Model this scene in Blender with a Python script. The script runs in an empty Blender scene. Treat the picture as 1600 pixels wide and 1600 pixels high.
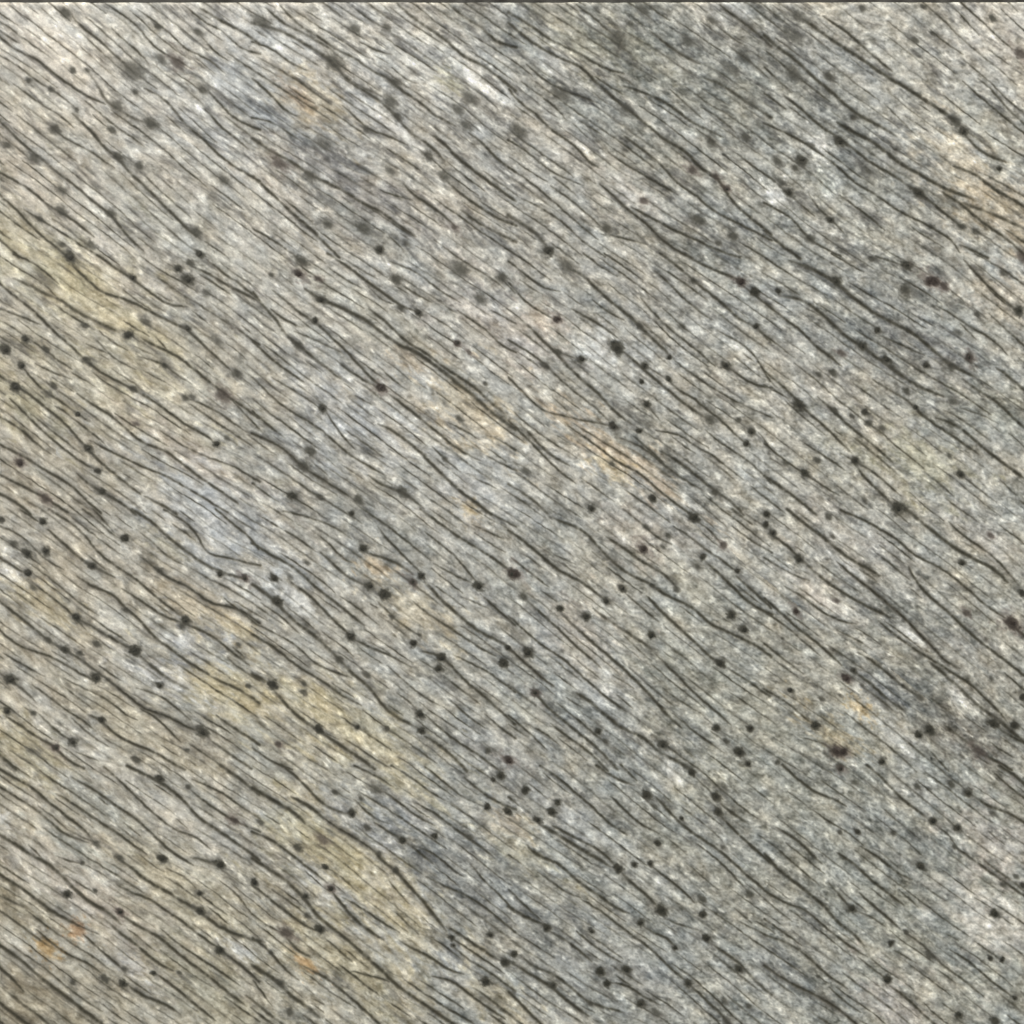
import bpy, math
import numpy as np
EXPO_ADJ = 0.96
from mathutils import Vector
R = math.radians
sc = bpy.context.scene

# ---------------------------------------------------------------- camera, sky, sun, exposure (1 unit = 1 m; the photo spans 1.6 m)
cam = bpy.data.cameras.new('camera'); camo = bpy.data.objects.new('camera', cam); sc.collection.objects.link(camo)
camo.location = (0.8, -0.8, 3.2); camo.rotation_euler = (0, 0, 0)
cam.sensor_width = 36; cam.lens = 36*3.2/1.6; cam.clip_end = 500
sc.camera = camo
w = bpy.data.worlds.new('World'); sc.world = w; w.use_nodes = True
nt = w.node_tree; bg = nt.nodes['Background']
sky = nt.nodes.new('ShaderNodeTexSky'); sky.sky_type = 'NISHITA'; sky.sun_disc = False
SUN_EL, SUN_AZ = 36, 318          # azimuth clockwise from +Y (the top edge of the picture)
sky.sun_elevation = R(SUN_EL); sky.sun_rotation = R(SUN_AZ); sky.dust_density = 4; sky.air_density = .7; sky.ozone_density = .6
bg.inputs['Strength'].default_value = 0.06
nt.links.new(sky.outputs[0], bg.inputs[0])
sl = bpy.data.lights.new('sun', 'SUN'); sl.energy = 1.5; sl.angle = R(10); sl.color = (1, .985, .95)
so = bpy.data.objects.new('sun', sl); sc.collection.objects.link(so)
d = Vector((math.sin(R(SUN_AZ))*math.cos(R(SUN_EL)), math.cos(R(SUN_AZ))*math.cos(R(SUN_EL)), math.sin(R(SUN_EL))))
so.rotation_euler = d.to_track_quat('Z', 'Y').to_euler()
so.location = d*20
sc.view_settings.view_transform = 'Standard'; sc.view_settings.look = 'None'
sc.view_settings.gamma = 1; sc.view_settings.use_curve_mapping = False
sc.view_settings.exposure = 0.0 + EXPO_ADJ

ALB = 1.0
VT = {
(0,0):"""450,100 520,180 620,250 700,330 790,410 850,470|18|.8
900,550 980,590 1070,660 1150,770 1260,860 1340,940 1450,1030 1600,1120|18|.8
0,230 90,310 230,370 310,440 420,520 540,600 660,650|17|.8
0,350 110,410 250,520 340,570 480,680
80,520 160,580 240,640 400,740 460,800
450,710 560,810 650,920 740,990 800,1070 900,1160 980,1240 1080,1340 1170,1430 1260,1500|21|.85
330,800 430,880 540,930 640,1000 720,1050
0,640 80,700
0,760 90,850 200,950 280,1010 360,1080 480,1170 560,1240 660,1320 700,1350 800,1480 900,1570|18|.75
0,1080 130,1150 230,1220 310,1290 400,1340 500,1410 590,1480|17|.8
0,1220 120,1330 220,1440 320,1520 400,1590|17|.85
150,1310 260,1380 380,1450 500,1530 620,1600
0,1500 100,1590|18|.8
660,20 760,90 850,150 900,220 1000,320 1100,370 1200,430
700,180 800,270 880,340 930,400
850,50 1000,160 1080,220 1150,300 1300,370 1400,450
1250,50 1400,140 1520,200 1600,260|20|.75
1150,30 1280,140 1400,200 1500,300 1600,330
1250,220 1350,330 1430,380
1300,560 1400,680 1500,760 1600,800|17|.8
1280,680 1390,800 1480,870 1560,940|16|.8
540,440 620,540 660,640 740,680 850,750 930,770|20|.55""",
(1,0):"""60,50 180,150 300,210 440,290 540,370|18|.7
150,30 260,150 380,220 500,310 620,360 700,430 830,490 900,560 1030,640 1100,710 1250,790|18|.75
0,150 150,190 300,270 400,330 480,390 560,490 650,540 780,600|22|.65
0,270 110,310 220,400 320,440
0,510 100,600 180,690 270,730|17|.8
200,540 300,610 370,650
540,660 620,730 700,810 800,840 950,910
880,20 980,110 1080,180 1200,260 1290,350 1400,400 1500,470 1600,550|22|.75
780,20 850,90
850,420 930,490 1000,520|14|.8
550,490 660,560 760,620 850,700 890,740 950,820 1050,880 1130,950 1180,1010|20|.75
1090,840 1180,900 1260,990 1380,1080 1500,1170 1600,1240|21|.85
0,740 100,760 200,830 290,890
0,880 100,950 240,1020 330,1090 440,1140 560,1200 660,1270 780,1320 880,1400 1000,1480|22|.75
0,1120 120,1230 210,1320 310,1400 400,1490 500,1590|21|.85
0,1440 120,1510 230,1590
820,930 930,1000 1020,1060|16|.8
920,1150 1000,1230 1100,1290 1200,1370 1240,1410|18|.8
1190,1130 1290,1220 1390,1290 1500,1360 1600,1400|19|.85
780,1190 860,1220 980,1250
700,1290 820,1370 900,1430 1000,1480
1330,830 1420,900 1500,990 1600,1060|18|.8
830,1470 920,1560
480,1450 600,1540
600,40 720,130 820,180
650,260 760,320 850,340
1200,20 1300,110 1400,160 1500,260 1600,290|20|.7
1280,1310 1400,1400 1600,1500|20|.75""",
(2,0):"""0,90 120,160 210,230 330,290 450,350 560,420 700,460|19|.75
0,160 130,270 240,330 330,380 420,410 500,490 590,570 650,630 770,720 870,800 960,880 1060,930 1140,1000 1170,1050 1280,1110 1360,1230 1440,1320 1530,1390 1600,1450|20|.8
90,400 200,500 310,560 420,600 530,640
0,580 60,650 160,720 240,810 350,880 430,950 500,1030 560,1060|18|.85
60,510 180,600 270,670 340,750
400,30 500,100 600,190 660,240|15|.8
340,20 420,80|15|.8
700,540 800,570 920,620 1020,680 1100,750 1200,800 1320,860|19|.8
990,560 1100,660 1200,750
1180,670 1300,740 1400,830
860,190 960,270 1070,350 1180,400|30|.65
1300,30 1400,110 1500,180 1600,270|42|.75
0,890 100,950 200,1040 300,1100 450,1160
0,1060 130,1150 260,1260 360,1350 440,1420 540,1500
240,1160 340,1230 440,1310 560,1420
600,950 700,1020 800,1080 920,1150 1040,1220|15|.8
700,850 850,960 950,1050 1050,1160 1150,1220 1250,1310 1400,1390 1600,1490|17|.8
550,1150 640,1230 720,1310 820,1380 930,1490 1020,1560 1100,1600|32|.75
740,1290 850,1350 1000,1430 1150,1500 1300,1570 1400,1600|18|.85
560,1460 700,1490 850,1530
60,1240 200,1310 330,1400 430,1500 560,1590
0,1360 150,1460 230,1560|26|.65
380,770 470,860
400,740 560,840
1280,160 1380,240 1470,290
1180,480 1330,540 1440,620 1600,720|20|.65""",
(3,0):"""0,240 80,310 170,370 260,460 380,560 470,640 550,710 700,790 800,850|24|.85
220,120 330,200 480,300 600,380 700,450 790,510 900,570 1000,640 1100,700 1170,760|25|.88
1230,840 1290,910 1370,970 1500,1020|20|.85
340,100 450,170 560,260 660,350 780,450|18|.85
0,440 70,510 150,580
100,600 220,690 330,790 440,860 560,950 660,1030 760,1080 860,1150 940,1200 1050,1290 1130,1350 1210,1420|19|.85
430,760 540,830 660,890 750,960 850,1040 950,1090 1050,1150 1180,1210 1270,1240|26|.88
1090,1200 1200,1270 1290,1350 1400,1430 1500,1500 1600,1590|20|.85
0,600 110,680
0,780 150,850 270,920 380,1000 470,1070 550,1150 650,1200 750,1270 850,1340 950,1380 1050,1440 1150,1500 1200,1580|16|.8
1160,1040 1280,1080 1380,1160 1480,1220 1600,1290|22|.8
1220,1270 1380,1330 1500,1380 1600,1430|22|.55
250,1200 320,1310 390,1370 480,1460
450,1220 560,1300 650,1370 730,1440
0,1280 130,1350 200,1420 260,1500 430,1590|16|.8
0,1460 80,1530 180,1600|22|.85
1150,30 1220,110 1320,220|13|.75
1010,180 1100,260 1220,340
1380,310 1500,400
1310,490 1400,560 1480,660 1600,770|16|.7
720,640 830,750 940,860|11|.5
850,720 1000,820|11|.5
1200,1530 1350,1600|20|.8""",
(0,1):"""110,0 200,40 270,90 370,180
450,60 540,140 640,230 750,260 870,310 960,360 1060,410 1170,460 1240,530 1340,620 1450,720|19|.82
630,10 740,90 820,140 930,220 1040,300 1180,320|17|.8
770,210 860,280 950,340
1290,20 1400,110 1520,190 1600,260|18|.8
1190,60 1320,120 1450,200 1600,270|19|.75
0,170 60,230 160,300 250,380 330,470 440,560 530,650 650,740 790,810 840,840 950,900 1060,980 1170,1060 1300,1130 1350,1170|18|.82
80,140 200,190 300,250 380,270 460,340 600,410 750,480|22|.65
280,180 350,250
0,330 130,380 260,430|16|.7
880,510 960,560 1100,620 1200,700 1290,770 1400,860 1500,930 1600,1000|19|.85
960,490 1050,590
610,530 690,620 780,680 850,710
540,550 700,620
620,470 720,550 800,590
870,630 1030,680 1110,750 1200,800
220,670 330,730 450,770
450,730 600,820
480,860 580,930 680,990 770,1060 850,1140 950,1190 1040,1220 1150,1310 1260,1390 1380,1470 1490,1550|19|.82
140,690 200,770 270,840 380,910 490,990 560,1040|16|.75
0,750 90,810 190,870 300,960 400,1040 480,1130 550,1210 640,1300 750,1390 880,1490|19|.85
60,890 160,990 260,1090 370,1180 480,1270 600,1340|17|.8
560,1150 680,1220 780,1260 870,1310 1000,1360 1120,1420 1250,1500 1400,1590|16|.8
0,1010 100,1060 200,1150 320,1240|17|.75
0,1180 100,1230 220,1300 330,1370 440,1430 520,1510 610,1590|18|.82
0,1370 140,1440 280,1510 400,1590|18|.85
480,1360 560,1430 640,1480 720,1520 830,1600|20|.85
0,1490 100,1540 170,1600|20|.85
1150,880 1250,920 1370,980 1520,1090|16|.75
1000,1090 1150,1190 1300,1260 1450,1310 1600,1400
1450,420 1530,490 1600,540|15|.8
1200,340 1320,440
900,1500 1000,1550 1080,1600|22|.8
1430,880 1600,1060""",
(1,1):"""470,0 560,60 650,120 730,190 820,250 900,310 1010,350|20|.85
720,210 780,270 860,300
450,70 560,150 660,200
0,250 60,330 130,400 190,500 270,560 350,630 430,690 530,770|20|.75
90,330 180,400 290,450|16|.8
100,210 200,290 290,370 370,410 460,500 560,590 640,680 740,780 780,820|18|.85
300,200 380,260 480,300 590,350 700,410 800,490 900,560 1000,600 1100,670 1200,750 1290,820 1390,900 1500,1000 1600,1070|26|.85
700,330 800,400 880,480 960,550 1050,600 1180,700 1290,770 1400,850 1480,930 1550,980|20|.85
500,650 600,730 700,790 770,830|18|.75
0,550 90,640 200,720 300,790|18|.8
100,760 200,820 300,880 400,950
440,980 500,1070 560,1150 620,1210|15|.85
560,1090 680,1170 800,1260
0,780 100,880 200,960 300,1020 400,1080 480,1150 580,1240 700,1310 800,1370|16|.75
0,990 80,1060 180,1140|17|.8
0,1120 150,1190 250,1280 310,1330 400,1390 500,1450 620,1530|32|.75
350,1290 450,1370
830,860 920,930 1020,1010 1120,1090 1200,1160 1300,1230 1400,1280|18|.8
760,680 850,770 950,840
620,870 720,930
760,1050 850,1090 950,1160 1050,1250 1130,1330 1200,1400 1300,1490 1400,1560 1450,1600|22|.88
1100,1190 1180,1270 1280,1350
700,1370 800,1440 920,1480 1050,1580|20|.75
1260,340 1360,410 1450,470 1520,550 1600,590
900,170 1000,240 1100,290
830,30 1000,100 1080,160 1150,220 1280,290
1200,1040 1300,1090 1400,1150
0,1440 80,1500 150,1540
240,470 360,520 460,570 530,600
1470,340 1600,410
1540,150 1600,210
1490,1130 1600,1200
1440,1250 1600,1330
1370,1390 1500,1450""",
(2,1):"""0,190 80,280 180,350 270,400
350,80 450,120 520,200 600,270 690,340 780,420 860,500 960,590 1000,640|21|.88
370,330 480,390 580,450 660,510|17|.85
100,430 180,520 270,600 340,680 430,770 530,850 640,970 760,1060|21|.85
290,600 400,640
0,540 120,610 210,680 300,770 430,880 560,980 620,1050|15|.7
500,270 600,350 700,400
470,0 560,70 660,130
600,0 720,80 820,150|13|.8
890,90 980,170 1070,260 1150,330 1250,400|15|.8
950,0 1050,80 1130,150 1220,220 1320,300 1410,390 1520,440 1600,520|20|.8
1100,0 1220,70 1350,120 1430,160|20|.8
1450,190 1600,310
800,260 900,370 980,450 1080,530 1180,610 1270,690|16|.8
1340,690 1430,750 1500,800 1600,820|16|.8
700,600 790,680 880,760 980,840 1060,910 1160,980 1240,1030|21|.85
980,780 1050,850 1130,880 1200,950 1300,1020 1380,1100 1460,1170|17|.85
860,700 950,760
1000,640 1100,720 1200,790 1300,850 1420,920 1600,1000
0,780 90,870 180,960 280,990 400,1020 500,1040 620,1060|15|.7
350,1060 450,1130 560,1210 660,1290 770,1340 860,1410 960,1500 1080,1590|16|.8
680,1140 800,1190 900,1260 980,1330 1080,1400 1200,1470|38|.6
760,1130 870,1220 960,1310|16|.8
0,1050 100,1150 200,1250 300,1350 400,1420|16|.75
50,1050 130,1130 200,1210 280,1270 360,1310|18|.75
900,1090 1050,1120 1160,1200 1250,1240 1330,1310 1450,1400|14|.75
930,1220 1050,1290 1150,1370 1270,1470 1380,1540 1430,1600|20|.75
1210,1090 1320,1180 1450,1260 1540,1340 1600,1400|14|.7
250,880 350,970
0,1440 100,1500 200,1590|18|.75
0,50 100,130 200,200 300,220
1540,1100 1600,1180
1280,460 1400,530 1500,600 1600,760
850,940 930,1030""",
(3,1):"""130,30 250,70 350,120 430,170 520,250 600,310 700,380 790,420 900,480 1000,560 1100,650 1180,700 1300,760|25|.85
70,250 200,270 300,330 400,420 480,500 580,560 660,620 760,690 850,760 950,820 1100,880|23|.8
240,330 330,370 420,450
0,310 100,390 200,460 290,560 380,620 460,690|18|.8
0,510 80,570 170,640|13|.8
420,0 520,60 600,100|13|.8
1220,20 1310,120 1400,210 1490,290 1570,350|18|.85
1320,0 1460,80 1600,180
1350,170 1450,270 1550,340
700,10 850,60
700,80 800,130
700,500 800,540 900,590 980,620
860,530 960,600
1050,310 1160,370 1260,440 1400,520 1500,620
1200,420 1300,520
1380,360 1600,560
650,770 760,840 870,900 930,960 1020,1040 1120,1100 1230,1180 1320,1240|18|.75
1050,1010 1180,1060 1270,1130 1360,1210 1480,1300 1600,1390|21|.82
1220,770 1330,850 1440,920 1530,1010 1600,1070|20|.75
0,740 100,820 180,900 250,980 350,1060 430,1140 520,1230|18|.82
0,820 130,890
310,880 400,960 480,1040 570,1110 680,1200 780,1290|19|.85
230,1170 320,1230 400,1280 480,1340|15|.8
450,1230 540,1280 640,1340 740,1420 830,1500|15|.75
540,1300 620,1400 700,1480 800,1570|19|.85
0,1190 120,1290 230,1360 350,1440 450,1500|13|.75
0,1390 90,1450 170,1510 280,1600|21|.85
980,1350 1080,1430 1160,1500
1220,1380 1350,1480 1430,1540
900,360 1040,440
1200,950 1330,990 1440,1050
1450,1400 1560,1500""",
(0,2):"""300,110 400,200 500,290 570,340 720,410|21|.85
150,0 270,80
330,0 460,80 540,160 620,260 740,350 850,420 950,510 1050,590 1130,650|18|.8
540,0 620,60 700,140 770,180
850,110 930,170 1040,270 1160,340
850,0 950,60 1050,160 1170,250 1280,330 1400,380 1530,420|22|.82
1050,0 1180,80 1260,190 1290,260 1440,290 1600,330|15|.75
880,280 980,360 1060,420 1180,470 1280,550 1380,590 1440,590 1530,630 1600,680|30|.72
600,0 720,140
0,290 100,350 170,390|20|.85
0,90 120,140 220,230 300,310 400,360
180,320 280,390 380,470 500,570 620,650
230,460 330,540 430,620 540,740|16|.85
480,400 580,470 700,510 780,600 870,670 960,780 1060,850 1150,920 1260,990 1380,1060 1500,1110 1600,1180|20|.87
490,670 580,720 680,780 770,830 850,870|34|.7
870,900 960,970 1060,1050 1180,1110|26|.7
760,480 900,570 1000,640 1130,690 1250,740 1350,790 1450,880 1560,960|17|.75
0,560 100,640 200,720 300,800 400,860 500,920 620,1010|20|.85
620,1010 700,1070 800,1150 900,1230 1050,1280 1180,1350 1270,1380|38|.85
620,960 700,1020 770,1060
0,740 90,820 200,870 310,900 420,960 520,1020 600,1060|17|.78
880,1230 980,1290 1060,1370 1130,1440|15|.8
400,1040 560,1120 680,1180 800,1280 860,1300|14|.75
20,880 130,950 280,1030
200,1080 310,1160 430,1250 500,1290 600,1370|15|.75
410,1100 500,1170 580,1230
70,1050 150,1120 230,1190|18|.7
40,1280 150,1350 250,1420 350,1470 400,1540 500,1590|19|.85
230,1250 300,1320 380,1390 460,1440|18|.75
560,1270 640,1310 720,1390 830,1450 960,1500 1060,1560 1130,1600|20|.85
450,1290 560,1390 680,1470
0,1520 80,1590|24|.85
1290,1400 1400,1490 1550,1590|18|.82
1350,1270 1430,1330 1530,1390 1600,1440|20|.8
1180,1450 1290,1520 1400,1600
1400,540 1500,620 1600,700
1370,0 1450,70 1550,150 1600,210|16|.8
1420,910 1500,980 1600,1040
1470,690 1600,780
850,1100 1000,1150 1110,1230 1190,1300
480,1500 620,1560
1450,840 1530,910""",
(1,2):"""0,210 130,290 230,340 330,430 420,510 530,590 600,650 680,710|20|.85
220,440 320,510 420,610 520,710 600,780|18|.8
0,470 90,530 150,590 250,690 350,760 440,840 520,920|24|.88
520,920 600,1010 680,1070 750,1150 830,1250 930,1310 1030,1360|22|.85
30,570 150,650 270,760
0,700 120,760 260,840 360,940 460,990 600,1040
0,780 130,860 250,960 370,1030 460,1090 540,1150 660,1210|18|.85
0,1030 100,1080|25|.85
110,1110 200,1220 290,1300 400,1370 500,1440 620,1520 720,1590|24|.85
400,1370 520,1420
1050,1400 1150,1460 1230,1530 1300,1600|22|.85
820,1360 920,1420 1030,1500 1130,1570
600,790 700,840 800,880 900,930 970,970|17|.85
700,810 800,860 900,940
400,250 500,340 580,410 680,460|20|.8
350,120 450,190 540,290 600,320
700,260 800,290 900,330 980,390|20|.8
760,90 820,170 900,250 980,330 1040,390|16|.85
1050,430 1130,520 1200,590 1300,670 1380,740 1460,780 1560,830|24|.85
1050,120 1150,200 1250,280 1320,370 1390,450
1400,510 1500,600 1600,690|16|.8
980,560 1080,640 1170,700 1280,770 1400,850 1500,900|16|.75
760,560 840,640 930,720 1020,770|16|.65
1040,870 1150,900 1220,960 1300,1050 1400,1130 1500,1220 1600,1310|19|.85
1170,1020 1280,1110 1400,1200
1230,890 1350,950 1450,1000 1600,1110
1050,0 1160,80 1290,170 1420,250 1540,330 1600,380|18|.82
1440,0 1600,80
1350,80 1550,170
820,960 920,1050 1040,1150 1150,1210
1220,1180 1320,1270 1430,1350|14|.8
1060,1270 1170,1370 1280,1450 1380,1510 1500,1600|16|.82
1430,1260 1530,1350 1600,1400
880,1130 950,1180 1010,1240
200,0 350,40 480,90 600,170
1110,320 1250,400 1380,460
1280,530 1450,600
0,1490 100,1560 200,1600""",
(2,2):"""0,130 110,210 200,290 300,370 420,430 520,500 590,560|20|.85
230,30 360,80 450,120 540,220 640,320 750,400 870,450 960,520 1060,560 1160,620 1220,690 1330,740 1430,790 1520,830 1600,890|20|.8
580,150 690,220 770,280 880,350 980,410 1030,480|20|.85
720,0 830,90 920,170 1000,200
1010,90 1110,150 1200,230 1300,290 1400,370|17|.75
1150,50 1240,120 1310,200
1200,300 1300,390 1400,490 1500,580 1600,630|20|.85
1400,0 1500,80|20|.8
1380,90 1480,170 1600,240
1400,400 1500,490 1600,580|20|.8
840,520 930,620 1040,720 1150,820 1240,910 1300,950|22|.88
1320,960 1450,1040 1590,1140|15|.8
100,560 200,650 300,740 400,840 500,920 560,980|18|.85
310,640 420,740 520,830 640,930 760,1040 870,1150 960,1260 1060,1350|21|.85
500,600 620,690 760,780 880,860|22|.8
700,770 780,850 870,930
900,890 980,970 1080,1070 1180,1170 1280,1250 1370,1330|17|.85
0,670 100,760 210,850 310,910 420,1010 520,1100 620,1180 720,1250|16|.82
0,870 80,940 180,1030 260,1090|28|.85
400,1130 520,1210 620,1300 720,1370 830,1410 900,1490 1000,1540 1100,1600|26|.87
340,1160 450,1230
0,1100 150,1210|18|.75
140,1130 230,1230 330,1310 440,1400 540,1480 640,1590|20|.85
240,1320 340,1400 480,1500 580,1600|18|.8
940,1100 1050,1180 1180,1260
0,1290 120,1390 220,1490|15|.8
180,490 280,560
270,270 400,330
700,500 800,590 920,690
630,1020 760,1100
60,1310 200,1380 300,1460
1240,1370 1340,1440""",
(3,2):"""140,0 250,90 360,170 440,240 540,310 620,350 700,400|23|.85
30,150 120,210 200,290 290,370 370,440 480,510 600,580 700,630 800,670|20|.8
430,310 520,390 600,450 700,530 780,600 870,680 960,780 1040,850 1100,930 1200,980|28|.9
690,680 780,760 880,830 980,900 1090,960 1180,1030 1250,1060 1330,1140 1430,1230 1500,1320|17|.82
1000,930 1120,1030 1220,1120 1310,1210 1400,1270 1500,1350 1600,1440|24|.85
880,340 930,440 1020,540 1110,610 1200,700 1300,790 1420,880 1510,950 1600,1020|21|.88
480,0 600,50 700,110 820,180 900,260 1000,310 1110,370 1200,440 1290,520 1380,600 1480,660|17|.82
800,0 880,70
880,0 980,80 1080,160 1180,230 1280,290 1400,350 1500,440|26|.88
1130,60 1220,150 1330,220 1450,320 1570,460|16|.82
100,460 230,540 330,620 450,680 550,700|16|.75
0,560 100,650 200,740 310,820 400,900 460,960|18|.8
0,640 120,720 220,810 330,900
0,840 100,920 220,1010
540,1000 650,1080 760,1180 850,1240|21|.85
600,1100 700,1170 800,1260|48|.55
560,880 650,930 740,1000 830,1080 930,1150|16|.7
0,1120 130,1200 230,1290 290,1330
200,1410 330,1440 410,1490
1330,1510 1430,1560 1500,1600|20|.85
1100,1330 1220,1420 1310,1490|16|.6
1450,1360 1550,1420 1600,1440|20|.8
1540,720 1600,770|24|.9
0,300 130,380 260,430
430,740 560,800 650,860
700,210 850,320
1020,1500 1110,1600""",
(0,3):"""0,10 100,70 200,120 260,180 350,250 450,330 540,400 590,470|20|.85
100,0 180,50
240,240 330,300 400,370 500,430 600,470
0,120 100,180 220,260 300,320 390,410 480,440 560,470|18|.8
350,160 450,220 550,290 640,350 740,410 830,480 920,540|18|.8
450,60 560,120 650,180 730,240 850,320 930,390 1020,480 1110,550 1210,610|20|.87
670,10 780,110 870,200 930,260 1020,330 1110,400 1190,410 1260,460 1320,510|16|.75
820,0 920,50 1000,90 1100,160 1180,240 1240,310 1330,370 1420,430 1520,500 1600,560|22|.88
1180,130 1280,210 1380,280 1460,330 1600,390|17|.85
1200,70 1310,120 1400,160 1500,240 1600,300|16|.8
1400,0 1500,70 1600,150|24|.9
0,420 100,480 200,550 290,590 380,670 470,760 560,840 670,900 760,980|26|.85
180,480 280,580
350,550 430,580 510,600
740,570 830,630 920,710 1020,760 1130,830 1240,890 1310,950 1420,1020 1600,1080|23|.88
730,730 860,800 930,810 1000,870 1100,930 1200,1010 1300,1080 1370,1130|18|.82
760,920 880,1000 1000,1060 1090,1140 1190,1220 1300,1300 1420,1400 1540,1490|22|.85
0,670 100,730 200,800 300,880 400,940 500,990|24|.85
500,990 620,1040
650,940 760,1040 860,1110 960,1200 1080,1270|22|.8
520,1040 620,1130 700,1200 780,1270|17|.82
230,1010 330,1100 450,1180 550,1220 650,1300|16|.75
0,1110 120,1190 230,1290 330,1370 440,1450 540,1530 640,1600|26|.95
0,1250 80,1320 150,1400|22|.85
0,1470 100,1550 170,1600|26|.9
800,1360 900,1430 1020,1470 1130,1540|22|.85
980,1290 1080,1360 1160,1430 1260,1510 1350,1580|19|.87
1260,800 1350,870 1420,920|16|.85
1390,1150 1500,1230 1600,1320|30|.88
1000,1000 1130,1110 1280,1210 1400,1290 1500,1360|15|.8
1370,700 1470,780 1570,910
1190,560 1290,580 1380,620|26|.6
640,1440 720,1500
1040,630 1150,680 1230,760
770,340 880,430
0,800 150,870|30|.5
1400,1430 1600,1570""",
(1,3):"""180,0 280,80 350,160 440,240 530,280 600,290|20|.85
0,140 120,210 240,280 310,350|26|.88
220,180 330,240 430,320|26|.88
430,320 530,390 640,450 740,520|44|.9
740,520 800,590 880,650 960,740 1060,850 1130,940 1190,1020|24|.88
50,290 150,350
0,410 110,460 220,540 330,630 450,720|19|.8
0,580 90,640 180,700 260,770 320,840 390,930 490,1010 600,1100 700,1190 790,1270 870,1350 980,1430 1100,1510 1220,1590|25|.9
0,750 100,830 200,910 310,990 390,1020|19|.85
100,760 200,830 320,920
440,620 530,680 640,780
480,780 560,880 640,970 740,1040 800,1080|23|.87
540,810 650,870 780,960 900,1030|16|.85
870,1060 980,1130 1100,1190 1200,1260 1300,1290|17|.8
190,1060 260,1140 350,1190|21|.85
0,930 80,990 170,1030
0,1080 90,1150 160,1240 270,1330|17|.85
300,1240 430,1310 560,1410 650,1490 760,1590|19|.8
510,1220 600,1290 700,1370 800,1440
600,1270 750,1310 850,1340
0,1250 130,1330 200,1410 300,1480 400,1560|26|.85
0,1350 100,1490
350,1440 430,1480
640,0 750,50 860,120|16|.85
870,0 1000,80 1100,160 1200,210
800,150 900,220 1000,300 1120,360|17|.82
1000,220 1130,290 1230,370 1330,440 1440,520 1500,570|17|.75
1080,10 1200,110 1290,180 1420,240
1300,60 1420,160 1520,220 1600,250|18|.75
740,340 830,400 920,450 1020,530 1110,600|16|.75
620,200 720,300 830,350
940,470 1100,530 1180,590 1240,650 1300,680
1060,680 1180,740 1300,790 1400,850 1490,920 1600,1010|16|.8
1340,600 1450,730 1530,800 1600,880|14|.8
830,700 900,790 960,850
870,900 940,970 1020,1040
1240,1120 1330,1200 1450,1270 1600,1380|16|.8
1190,990 1300,1060 1420,1140 1530,1210|22|.8
1100,1300 1220,1330 1330,1410 1450,1500 1560,1570|17|.8
430,1060 530,1150 600,1210""",
(2,3):"""200,0 300,70 400,160 500,240 600,340 720,420|17|.8
550,0 640,60 760,110|20|.85
700,0 780,80|18|.8
620,180 700,260 800,350 920,410|17|.82
900,180 980,270 1080,370 1180,440 1290,510 1380,590 1480,680 1600,780|20|.85
1150,470 1280,570 1400,690 1480,780
1150,60 1260,170
1300,220 1400,300 1480,350|20|.7
1290,290 1400,400 1500,490 1600,580|18|.82
0,200 50,240|16|.8
170,350 260,400 370,470 450,520 540,570 620,620|26|.78
250,360 400,440 520,500 600,560 650,620|18|.87
90,480 160,550 280,590 370,670 450,740 550,800 640,870 730,910|22|.87
680,650 760,730 840,790 910,870|23|.88
870,610 970,690 1060,760 1140,840|16|.82
820,990 900,1040 970,1060 1020,1120|18|.85
160,650 250,710 340,780 430,810|15|.75
430,820 550,890 650,970 760,1050 900,1160 1000,1260 1100,1340|17|.78
1110,1350 1200,1440 1290,1520 1350,1590|19|.85
0,780 90,870 190,960
0,880 100,940 200,980|23|.85
230,1020 340,1080 420,1140 500,1210|18|.82
400,1020 500,1100 600,1170 690,1220|16|.82
600,1340 720,1360 820,1430 930,1480|16|.78
50,1170 150,1250 280,1300 400,1400 490,1470 600,1500 700,1530|20|.75
20,1230 130,1300 250,1370 350,1460 480,1550|22|.85
0,1420 80,1500 170,1590|21|.85
640,1290 740,1360
1230,1090 1340,1160 1430,1230 1500,1310 1600,1400|21|.75
960,940 1050,980 1160,1010
1380,870 1500,970
1420,960 1600,1050
1440,440 1600,580|18|.8
60,1390 180,1480
0,560 60,600""",
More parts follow.
